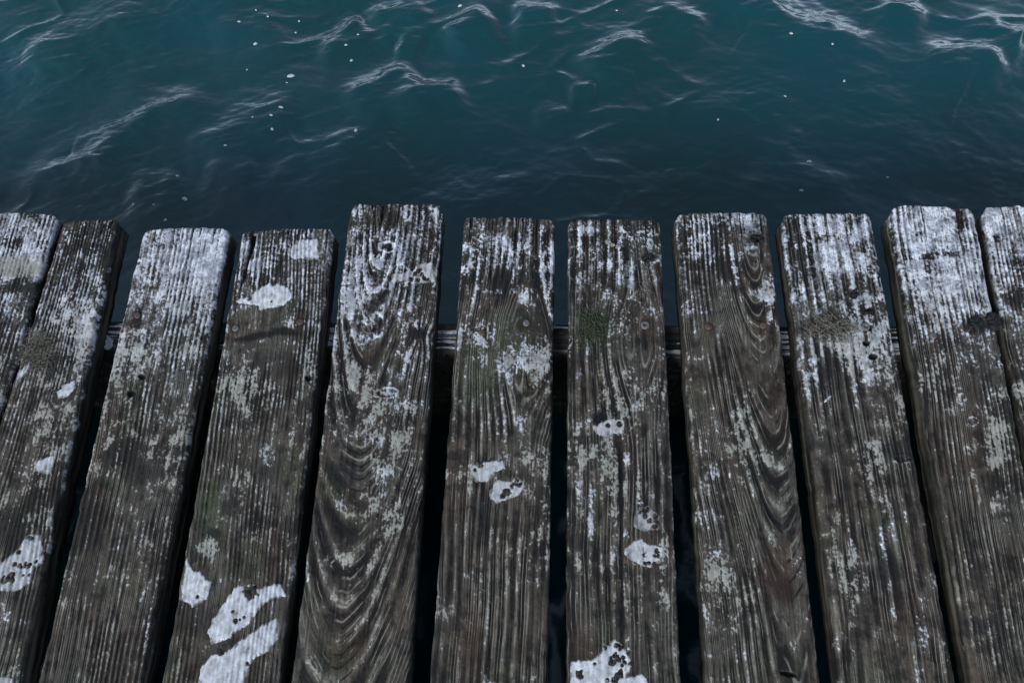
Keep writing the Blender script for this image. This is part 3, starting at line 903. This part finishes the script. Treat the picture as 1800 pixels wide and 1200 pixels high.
A1, A2, A3, A4, A5 = (0, 340), (580, 340), (1180, 340), (0, 780), (580, 780)
DROPS = [
 (4, c2(A4, [(1190, 700), (1250, 695), (1310, 712), (1330, 700), (1420, 690), (1428, 730), (1435, 765), (1380, 775), (1330, 800), (1290, 850), (1250, 905), (1140, 985), (1060, 1005), (1035, 950), (1060, 880), (1120, 790)]),
  'large bright white bird dropping split off above another on fourth plank near bottom edge', [(1255, 740, 26), (1180, 888, 9), (1205, 880, 7), (1225, 868, 5), (1168, 838, 6)], .9, 0),
 (4, c2(A4, [(1400, 860), (1400, 980), (1345, 1050), (1270, 1085), (1240, 1150), (1235, 1230), (975, 1230), (1010, 1110), (1060, 1050), (1130, 1040), (1230, 960), (1330, 890)]),
  'wide white bird dropping smear running off the bottom of the photo on fourth plank', [(1108, 1045, 12), (1120, 1020, 9), (1240, 1100, 7)], .9, .05),
 (4, c2(A4, [(893, 600), (935, 570), (965, 620), (1000, 640), (1062, 690), (1040, 780), (960, 825), (920, 790), (875, 770), (880, 680)]),
  'rounded white bird dropping at the left edge of fourth plank beside the large pair', [(990, 765, 8)], .9, .1),
 (4, c2(A1, [(1240, 512), (1350, 440), (1420, 450), (1470, 490), (1472, 525), (1430, 560), (1300, 590), (1275, 558), (1180, 550), (1175, 532)]),
  'pear shaped bright white bird dropping in the middle of fourth plank', [(1372, 453, 9), (1250, 524, 10), (1362, 540, 5), (1292, 566, 7), (1290, 580, 5)], .95, 0),
 (4, c2(A1, [(1500, 225), (1600, 215), (1605, 332), (1480, 330), (1440, 310), (1462, 260)]),
  'square white bird dropping near the sawn end of fourth plank', [], .85, .05),
 (2, c2(A1, [(372, 930), (300, 960), (272, 992), (290, 1032), (330, 1020), (372, 975)]),
  'small white bird dropping on the right edge of second plank beside the dark gap', [(285, 982, 9), (300, 975, 6)], .85, .1),
 (2, c2(A1, [(165, 800), (110, 865), (62, 885), (50, 965), (90, 950), (150, 870)]),
  'slanting pale bird dropping below the fibre clump on second plank', [(150, 822, 9)], .8, .25),
 (2, c2(A4, [(270, 45), (190, 78), (160, 118), (190, 145), (240, 152), (275, 100)]),
  'heart shaped white bird dropping on the right edge of second plank', [], .85, .1),
 (2, c2(A4, [(325, 280), (270, 290), (230, 350), (208, 412), (250, 415), (300, 360), (322, 315)]),
  'bluish grey bird dropping over the right edge of second plank', [(190, 340, 14), (175, 408, 16)], .6, .45),
 (2, c2(A4, [(212, 440), (130, 450), (80, 520), (0, 590), (-60, 640), (-60, 740), (60, 745), (150, 700), (165, 620), (225, 590), (212, 540)]),
  'long grey white bird dropping full of dark bits at the lower left photo edge', [(150, 470, 10), (130, 605, 14), (95, 610, 10), (45, 670, 18), (10, 678, 15), (70, 600, 8), (110, 658, 6), (140, 655, 6), (175, 590, 7), (90, 540, 8)], .75, .3),
 (6, c2(A5, [(697, 108), (740, 95), (800, 70), (870, 75), (885, 125), (830, 150), (800, 195), (720, 198), (710, 150)]),
  'grey white bird dropping, upper left of a touching pair on sixth plank', [(758, 100, 10), (728, 127, 7), (800, 80, 8), (825, 72, 7)], .8, .45),
 (6, c2(A5, [(797, 232), (840, 175), (900, 180), (950, 160), (985, 212), (950, 262), (880, 285), (840, 297), (800, 280)]),
  'grey white bird dropping, lower right of a touching pair on sixth plank', [(915, 208, 10), (940, 182, 8), (950, 205, 9), (888, 240, 15), (870, 258, 12), (935, 200, 8), (960, 195, 6)], .85, .4),
 (7, c2(A5, [(1540, 330), (1600, 300), (1655, 345), (1665, 430), (1600, 440), (1530, 430), (1525, 380)]),
  'faint grey dropping with a cluster of black seeds on seventh plank', [(1580, 335, 10), (1600, 328, 8), (1583, 358, 10), (1610, 380, 10), (1635, 365, 10), (1640, 390, 8), (1632, 410, 9), (1562, 340, 6)], .45, .7),
 (7, c2(A5, [(1468, 545), (1520, 480), (1570, 470), (1610, 505), (1680, 508), (1678, 570), (1620, 627), (1560, 612), (1500, 580)]),
  'blue white dropping with a ring of black seeds on seventh plank', [(1578, 555, 9), (1645, 540, 10), (1650, 560, 8), (1585, 598, 7), (1605, 598, 7), (1628, 600, 7), (1632, 560, 6), (1640, 530, 6)], .8, .3),
 (7, c2(A5, [(1192, 1090), (1330, 1070), (1365, 1020), (1430, 975), (1490, 1030), (1527, 1100), (1500, 1160), (1560, 1150), (1600, 1170), (1620, 1240), (1190, 1240)]),
  'large white bird dropping with black specks at the bottom of seventh plank', [(1440, 1010, 9), (1460, 1022, 8), (1435, 1065, 12), (1420, 1090, 13), (1450, 1080, 9), (1385, 1025, 6), (1410, 1078, 8), (1475, 1075, 9), (1500, 1050, 7), (1510, 1100, 8), (1250, 1150, 13), (1258, 1165, 9), (1460, 1150, 12), (1445, 1165, 12), (1470, 1110, 6), (1330, 1100, 5), (1430, 1185, 12), (1480, 1090, 8), (1390, 1185, 8)], .95, .05),
 (6, c2(A5, [(765, 1155), (790, 1138), (792, 1185), (835, 1185), (832, 1235), (745, 1235), (762, 1195)]),
  'small hooked white bird dropping at the bottom of sixth plank', [], .9, .1),
 (7, [(1040, 747), (1058, 741), (1075, 732), (1101, 738), (1098, 762), (1070, 772), (1046, 764)],
  'small pale dropping with two dark spots in the middle of seventh plank', [(1415, 1160, 0)], .75, .45),
 (5, c2(A2, [(300, 395), (380, 385), (440, 342), (520, 335), (530, 440), (440, 452), (360, 440), (305, 440)]),
  'cream coloured dropping with black bits near the far end of fifth plank', [(415, 372, 10), (440, 385, 10), (425, 400, 10), (460, 400, 9), (410, 425, 12), (440, 430, 10), (470, 418, 9), (490, 425, 8), (370, 385, 7), (455, 375, 6)], .75, .35),
 (5, c2(A2, [(482, 62), (545, 58), (553, 150), (530, 152), (505, 105)]),
  'white dropping on the far right corner of fifth plank', [(512, 82, 8)], .85, .15),
 (2, c2(A4, [(-40, 1165), (30, 1158), (62, 1170), (50, 1235), (-40, 1235)]),
  'pale dropping in the bottom left corner of the photo', [(0, 0, 0)], .7, .4),
 (5, c2(A4, [(1515, 640), (1540, 630), (1562, 645), (1548, 690), (1512, 715)]),
  'small white dropping on the left edge of fifth plank', [], .85, .1),
 (9, c2(A3, [(745, 1055), (775, 1025), (805, 1003), (817, 1012), (800, 1035), (760, 1065)]),
  'short white chip shaped dropping on ninth plank', [], .9, .1),
]
SEEDS2 = {16: [(1069, 747, 7), (1090, 745, 9), (1080, 765, 6)]}


def make_dropping(k_, pi, poly, label, seeds, op, worn):
    u = np.array([p[0] for p in poly], float); v = np.array([p[1] for p in poly], float)
    x, y = px(u, v)
    P = list(zip(x, y))
    gx = np.arange(x.min() - .012, x.max() + .012, .0009)
    gy = np.arange(y.min() - .012, y.max() + .012, .0009)
    X, Y = np.meshgrid(gx, gy)
    z, rg = surf(pi, X, Y)
    D = inside_dist(X, Y, P) + .0016 * fbm(X * 70, Y * 70, k_ + 40, 3, .5) + .0013 * fbm(X * 380, Y * 40, k_ + 44, 2)
    rs = random.Random(k_ * 3 + 5)
    for _ in range(9):
        i_ = rs.randrange(len(P)); cxm, cym = x.mean(), y.mean()
        f_ = rs.uniform(.98, 1.35)
        D = np.maximum(D, rs.uniform(.0006, .0019) - np.hypot((X - cxm - (P[i_][0] - cxm) * f_), (Y - cym - (P[i_][1] - cym) * f_) * .7) )
    p = PL[pi]
    lim = np.minimum(X - p['xl'](Y), p['xr'](Y) - X) - .0025
    D = np.minimum(D, lim)
    seeds_w = []
    for s in seeds + []:
        if s[2] == 0: continue
        off = {4: A4, 2: A4}.get(pi, A5)
        if k_ in (3, 4, 5, 6): off = A1
        if pi == 5 and k_ != 20: off = A2
        seeds_w.append((off[0] + s[0] / 2.857, off[1] + s[1] / 2.857, s[2] / 2.857))
    for s in SEEDS2.get(k_, []):
        seeds_w.append((s[0], s[1], s[2] / 2))
    sw = []
    for su, sv, sr in seeds_w:
        sx_, sy_ = px(np.array([su]), np.array([sv]))
        sw.append((sx_[0], sy_[0], sr * .00078))
    hole = np.zeros_like(X)
    for sx_, sy_, sr in sw:
        q = np.hypot(X - sx_, Y - sy_) / (sr * 1.3) + .9 * gn(X * 200, Y * 200, k_ + 2)
        hole = np.maximum(hole, ss(1.25, .7, q))
    body = ss(0, .0022, D)
    th_ = .0005 * (.35 + .65 * ss(0, .006, D)) * (.8 + .35 * fbm(X * 50, Y * 40, k_ + 50, 2)) * body
    rim = .0002 * np.exp(-((D - .0025) / .0015) ** 2)
    zz = z + (1 - .55 * op) * 0 + th_ + rim * body * .5 - .0010 * (1 - body) - .0014 * hole + .0004
    mg = D + .0035 * fbm(X * 140, Y * 110, k_ + 70, 3)
    thin = np.clip((1 - op) * .9 + .60 * ss(.0045, -.0005, mg) + .45 * (1 - rg) * ss(.005, .0005, D) + .48 * (1 - rg) - .34 + .45 * fbm(X * 90, Y * 70, k_ + 60, 4) + .6 * hole, 0, 1)
    keep = D > -.0004
    ii, jj = np.nonzero(keep[:-1, :-1] & keep[1:, :-1] & keep[:-1, 1:] & keep[1:, 1:])
    nc = X.shape[1]
    q = np.stack([ii * nc + jj, ii * nc + jj + 1, (ii + 1) * nc + jj + 1, (ii + 1) * nc + jj], -1)
    uq, inv = np.unique(q, return_inverse=True)
    q = inv.reshape(-1, 4)
    org = np.array([x.mean(), y.mean(), float(np.median(z))])
    V_ = np.stack([X, Y, zz], -1).reshape(-1, 3)[uq] - org
    # underside, so the crust is a closed body
    n = len(V_)
    zb = np.stack([X, Y, z - .0012], -1).reshape(-1, 3)[uq] - org
    e = np.concatenate([q[:, [0, 1]], q[:, [1, 2]], q[:, [2, 3]], q[:, [3, 0]]])
    es = np.sort(e, 1)
    key = es[:, 0].astype(np.int64) * n + es[:, 1]
    uk, idx, cnt = np.unique(key, return_index=True, return_counts=True)
    be = e[idx[cnt == 1]]
    sk = np.stack([be[:, 0], be[:, 0] + n, be[:, 1] + n, be[:, 1]], -1)
    Q = np.concatenate([q, q[:, ::-1] + n, sk])
    ta = np.concatenate([thin.ravel()[uq], thin.ravel()[uq]])
    wa = np.full(len(ta), worn) + .3 * np.clip(np.concatenate([hole.ravel()[uq]] * 2), 0, 1)
    o = mesh_obj('bird_dropping', np.concatenate([V_, zb]), Q, M_DROP, None, dict(thin=ta, worn=wa))
    o.location = org
    tag(o, label, 'bird dropping', 'dried bird droppings on the planks')
    if sw:
        its = []
        for n_, (sx_, sy_, sr) in enumerate(sw):
            zc, _ = surf(pi, np.array([sx_]), np.array([sy_]))
            for q_ in range(3):
                a = random.uniform(0, 6.28)
                its.append((sx_ + sr * .7 * math.cos(a), sy_ + sr * .7 * math.sin(a), zc[0] - .0004, sr * random.uniform(.45, .85), sr * random.uniform(.4, .8), .0010 + sr * .12, n_ * 7 + q_ + k_))
        joined_lumps('seeds', its, M_SEED, o, org)
    return o


for k_, (pi, poly, label, seeds, op, worn) in enumerate(DROPS):
    make_dropping(k_, pi, poly, label, seeds, op, worn)


def find_at(pi, u, v):
    x, y = px(np.array([float(u)]), np.array([float(v)]))
    z, _ = surf(pi, x, y)
    return np.array([x[0], y[0], z[0]])


def lump_thing(name, pi, u, v, items, mat, label, cat, group=None):
    org = find_at(pi, u, v)
    its = []
    for n_, (du, dv, rx, ry, rz) in enumerate(items):
        p = find_at(pi, u + du, v + dv)
        its.append((p[0], p[1], p[2], rx * .00078, ry * .00078, rz * .00078, n_ * 5 + int(u)))
    o = joined_lumps(name, its, mat, None, org, None)
    o.location = org
    return tag(o, label, cat, group)


rr_ = random.Random(3)
lump_thing('dark_crust', 10, 1714, 569, [(rr_.uniform(-9, 9), rr_.uniform(-9, 9), 6, 6, 6) for _ in range(12)], M_BLACK,
           'black crumbly lump on the tenth plank, left of the two side by side', 'dark lump', 'black crusty lumps on the right hand planks')
lump_thing('dark_crust', 10, 1747, 565, [(rr_.uniform(-10, 10), rr_.uniform(-11, 11), 7, 7, 7) for _ in range(14)], M_BLACK,
           'black crumbly lump on the tenth plank, right and larger of the two side by side', 'dark lump', 'black crusty lumps on the right hand planks')
lump_thing('dark_crust', 8, 1332, 417, [(rr_.uniform(-12, 12), rr_.uniform(-5, 5), 5, 4, 4) for _ in range(12)], M_BLACK,
           'black oval crust near the far end of the eighth plank', 'dark lump', 'black crusty lumps on the right hand planks')
lump_thing('dark_crust', 7, 1141, 453, [(rr_.uniform(-8, 8), rr_.uniform(-4, 4), 5, 3.5, 4) for _ in range(8)], M_BLACK,
           'small black crust near the right edge of the seventh plank far end', 'dark lump', 'black crusty lumps on the right hand planks')
lump_thing('dark_crust', 9, 1530, 546, [(rr_.uniform(-7, 7), rr_.uniform(-4, 4), 4.5, 3.5, 4) for _ in range(7)], M_BLACK,
           'small black crust at the right edge of the ninth plank above the pale blotch', 'dark lump', 'black crusty lumps on the right hand planks')
lump_thing('dark_crust', 9, 1504, 515, [(rr_.uniform(-4, 4), rr_.uniform(-7, 7), 4, 4, 3.5) for _ in range(7)], M_BLACK,
           'narrow black crust in the middle of the ninth plank', 'dark lump', 'black crusty lumps on the right hand planks')
lump_thing('dark_crust', 10, 1689, 372, [(rr_.uniform(-4, 4), rr_.uniform(-9, 22), 4, 5, 4) for _ in range(9)], M_BLACK,
           'black crust in the split at the far end of the tenth plank', 'dark lump', 'black crusty lumps on the right hand planks')
# a small row of shells
sh = tag(empty('snail_cluster', find_at(7, 1078, 432)), 'little row of grey snail shells at the far end of the seventh plank', 'shells')
for n_, (u, v, s) in enumerate([(1068, 425, 5.5), (1076, 430, 4.6), (1086, 433, 5.0), (1092, 440, 4.0)]):
    p = find_at(7, u, v) - np.array(sh.location)
    o = joined_lumps('shell', [(0, 0, 0, s * .00078, s * .0007, s * .0008, n_), (s * .0005, -.0004, .001, s * .0005, s * .00045, s * .0006, n_ + 9)], M_SHELL if n_ != 3 else M_BLACK, sh, np.zeros(3), None)
    o.location = p


def fibres(name, pi, u, v, ru, rv, count, length, rad, mat, label, cat, flat=.35, seed=0, upright=0.0, ang0=None):
    r = random.Random(seed)
    org = find_at(pi, u, v)
    Vs, Qs, kk = [], [], 0
    for _ in range(count):
        a0, q = r.uniform(0, 6.283), math.sqrt(r.random())
        if name == 'moss_clump':
            q = q * r.uniform(.35, 1.0) * (1 + .25 * math.sin(3 * a0 + 1))
        uu, vv = u + ru * q * math.cos(a0), v + rv * q * math.sin(a0)
        b = find_at(pi, uu, vv)
        ang = r.uniform(0, 6.283) if ang0 is None else ang0 + r.gauss(0, .5)
        L_ = length * r.uniform(.4, 1.2)
        cv = r.uniform(-1.6, 1.6)
        pts = []
        n = 5
        for i in range(n + 1):
            t = i / n
            aa = ang + cv * t
            hz = (math.sin(t * math.pi) * flat + upright * t) * L_
            pts.append(np.array([b[0] + L_ * t * math.cos(aa) * (1 - .6 * upright), b[1] + L_ * t * math.sin(aa) * (1 - .6 * upright), b[2] + hz + .0004]))
        for i, p in enumerate(pts):
            rd = rad * (1 - .7 * i / n)
            for c_ in range(3):
                w = c_ * 2.094
                Vs.append(p + np.array([rd * math.cos(w), rd * math.sin(w), rd * math.sin(w + 1)]) - org)
        Qs.append(grid_quads(n + 1, 3, True) + kk)
        kk += 3 * (n + 1)
    o = mesh_obj(name, np.array(Vs), np.concatenate(Qs), mat)
    o.location = org
    return tag(o, label, cat)


fibres('moss_clump', 7, 1042, 574, 34, 38, 900, .0042, .00040, M_MOSS, 'round green moss tuft on the left half of the seventh plank', 'moss', .4, 1, .7)
fibres('grass_clump', 9, 1466, 578, 44, 24, 260, .014, .00035, M_FIBRE, 'clump of dry grass fibres lying on the ninth plank above its pale blotch', 'dry grass', .15, 2)
fibres('grass_clump', 2, 52, 618, 34, 34, 360, .022, .0004, M_FIBRE, 'clump of dry plant fibres bridging the first and second planks at left', 'dry grass', .18, 3, 0, .9)
fibres('grass_clump', 7, 1128, 512, 14, 3, 24, .010, .0005, M_FIBRE, 'pale twig of stuck fibres on the seventh plank far half', 'dry grass', .1, 4, 0, .25)

# the spattered dropping caught on the beam between second and third plank
def beam_drop():
    cx, cy = px(np.array([183.]), np.array([598.]), BZ)
    P = [(162, 585), (172, 580), (190, 588), (200, 600), (196, 612), (180, 616), (166, 606)]
    x, y = px(np.array([p[0] for p in P], float), np.array([p[1] for p in P], float), BZ)
    gx = np.arange(x.min() - .003, x.max() + .003, .001); gy = np.arange(y.min() - .003, y.max() + .003, .001)
    X, Y = np.meshgrid(gx, gy)
    D = inside_dist(X, Y, list(zip(x, y))) + .002 * fbm(X * 150, Y * 150, 3, 3)
    hole = np.zeros_like(X)
    for su, sv in ((178, 600), (186, 596), (184, 606)):
        a, b = px(np.array([float(su)]), np.array([float(sv)]), BZ)
        hole = np.maximum(hole, ss(1.2, .6, np.hypot(X - a[0], Y - b[0]) / .003))
    Z = BZ + .0022 * ss(0, .003, D) - .002 * hole - .001 * (D < 0) + .0014
    keep = D > -.0006
    ii, jj = np.nonzero(keep[:-1, :-1] & keep[1:, 1:])
    nc = X.shape[1]
    q = np.stack([ii * nc + jj, ii * nc + jj + 1, (ii + 1) * nc + jj + 1, (ii + 1) * nc + jj], -1)
    uq, inv = np.unique(q, return_inverse=True)
    org = np.array([cx[0], cy[0], BZ])
    o = mesh_obj('bird_dropping', np.stack([X, Y, Z], -1).reshape(-1, 3)[uq] - org, inv.reshape(-1, 4), M_DROP, None,
                 dict(thin=(.1 + hole).ravel()[uq].clip(0, 1), worn=(.3 + .5 * hole).ravel()[uq].clip(0, 1)))
    o.location = org
    tag(o, 'pale pitted dropping on the cross beam in the gap between second and third planks', 'bird dropping', 'dried bird droppings on the planks')


beam_drop()

# ------------------------------------------------------------------ foam flecks on the water
FOAM = [(449, 77, 5), (512, 135, 8), (497, 196, 5), (481, 211, 4), (482, 234, 4), (628, 236, 5), (618, 107, 4), (609, 82, 3.4), (421, 40, 3.6), (471, 30, 3), (450, 18, 2.6), (524, 33, 3),
        (518, 53, 3), (809, 11, 5), (400, 262, 3.4), (313, 311, 3.6), (326, 352, 6), (236, 362, 4), (292, 389, 4), (273, 363, 2.6), (630, 63, 3), (505, 147, 2.4), (1386, 72, 4), (1458, 89, 3), (1480, 150, 3.4),
        (1340, 2, 9), (1420, 288, 5), (1406, 340, 3.6), (1377, 176, 3), (920, 117, 4), (1260, 217, 3), (448, 213, 2.4), (434, 122, 2.2), (1559, 313, 2.6), (1084, 21, 2.6)]
HERO = {1: 'largest foam fleck on the left water above the fourth plank', 16: 'biggest of four foam flecks on dark water above the third plank',
        25: 'bright white foam fleck at the top edge of the photo right of centre',
        26: 'single foam fleck on dark water above the eighth and ninth planks', 13: 'bright foam fleck at the top edge near the centre of the photo',
        0: 'foam fleck at upper left standing a little apart from the three above it', 2: 'uppermost of three close foam flecks below the largest one',
        3: 'middle of three close foam flecks below the largest one', 4: 'lowest of three close foam flecks below the largest one',
        5: 'foam fleck on the long wave crest just above the tall fifth plank', 14: 'lone foam fleck in the dark trough above the third plank',
        15: 'foam fleck at the end of a short wave crest above the third plank', 17: 'leftmost foam fleck on dark water near the second plank end',
        22: 'foam fleck on the wave crest at upper right of the photo', 24: 'lone foam fleck in the right middle of the water',
        29: 'lone foam fleck on water left of the photo centre, high up', 27: 'foam fleck nearest the gap between eighth and ninth planks'}
for n_, (u, v, r) in enumerate(FOAM):
    x, y = px(np.array([float(u)]), np.array([float(v)]), WZ)
    z = WZ + water_height(x, y)[0]
    R_ = r * .00078
    m, n = 5, 14
    Vv = []
    for i in range(m):
        rr = i / (m - 1)
        for j in range(n):
            t = 2 * math.pi * j / n
            k2 = 1 + .22 * math.sin(2 * t + n_) + .12 * math.sin(5 * t + n_ * 2)
            Vv.append([R_ * 1.25 * rr * k2 * math.cos(t), R_ * .95 * rr * k2 * math.sin(t), (.0022 * (1 - rr ** 2) + .0009 * math.sin(3 * t + 5 * rr) * rr * (1 - rr)) * min(1.6, r / 4) - .0006 * (rr > .9)])
    o = mesh_obj('foam_fleck', Vv, grid_quads(m, n, True)[:, ::-1], M_FOAM)
    o.location = (x[0], y[0], z + .0003)
    tag(o, HERO.get(n_, 'tiny white foam fleck floating on the teal water'), 'foam', 'foam flecks floating on the water')
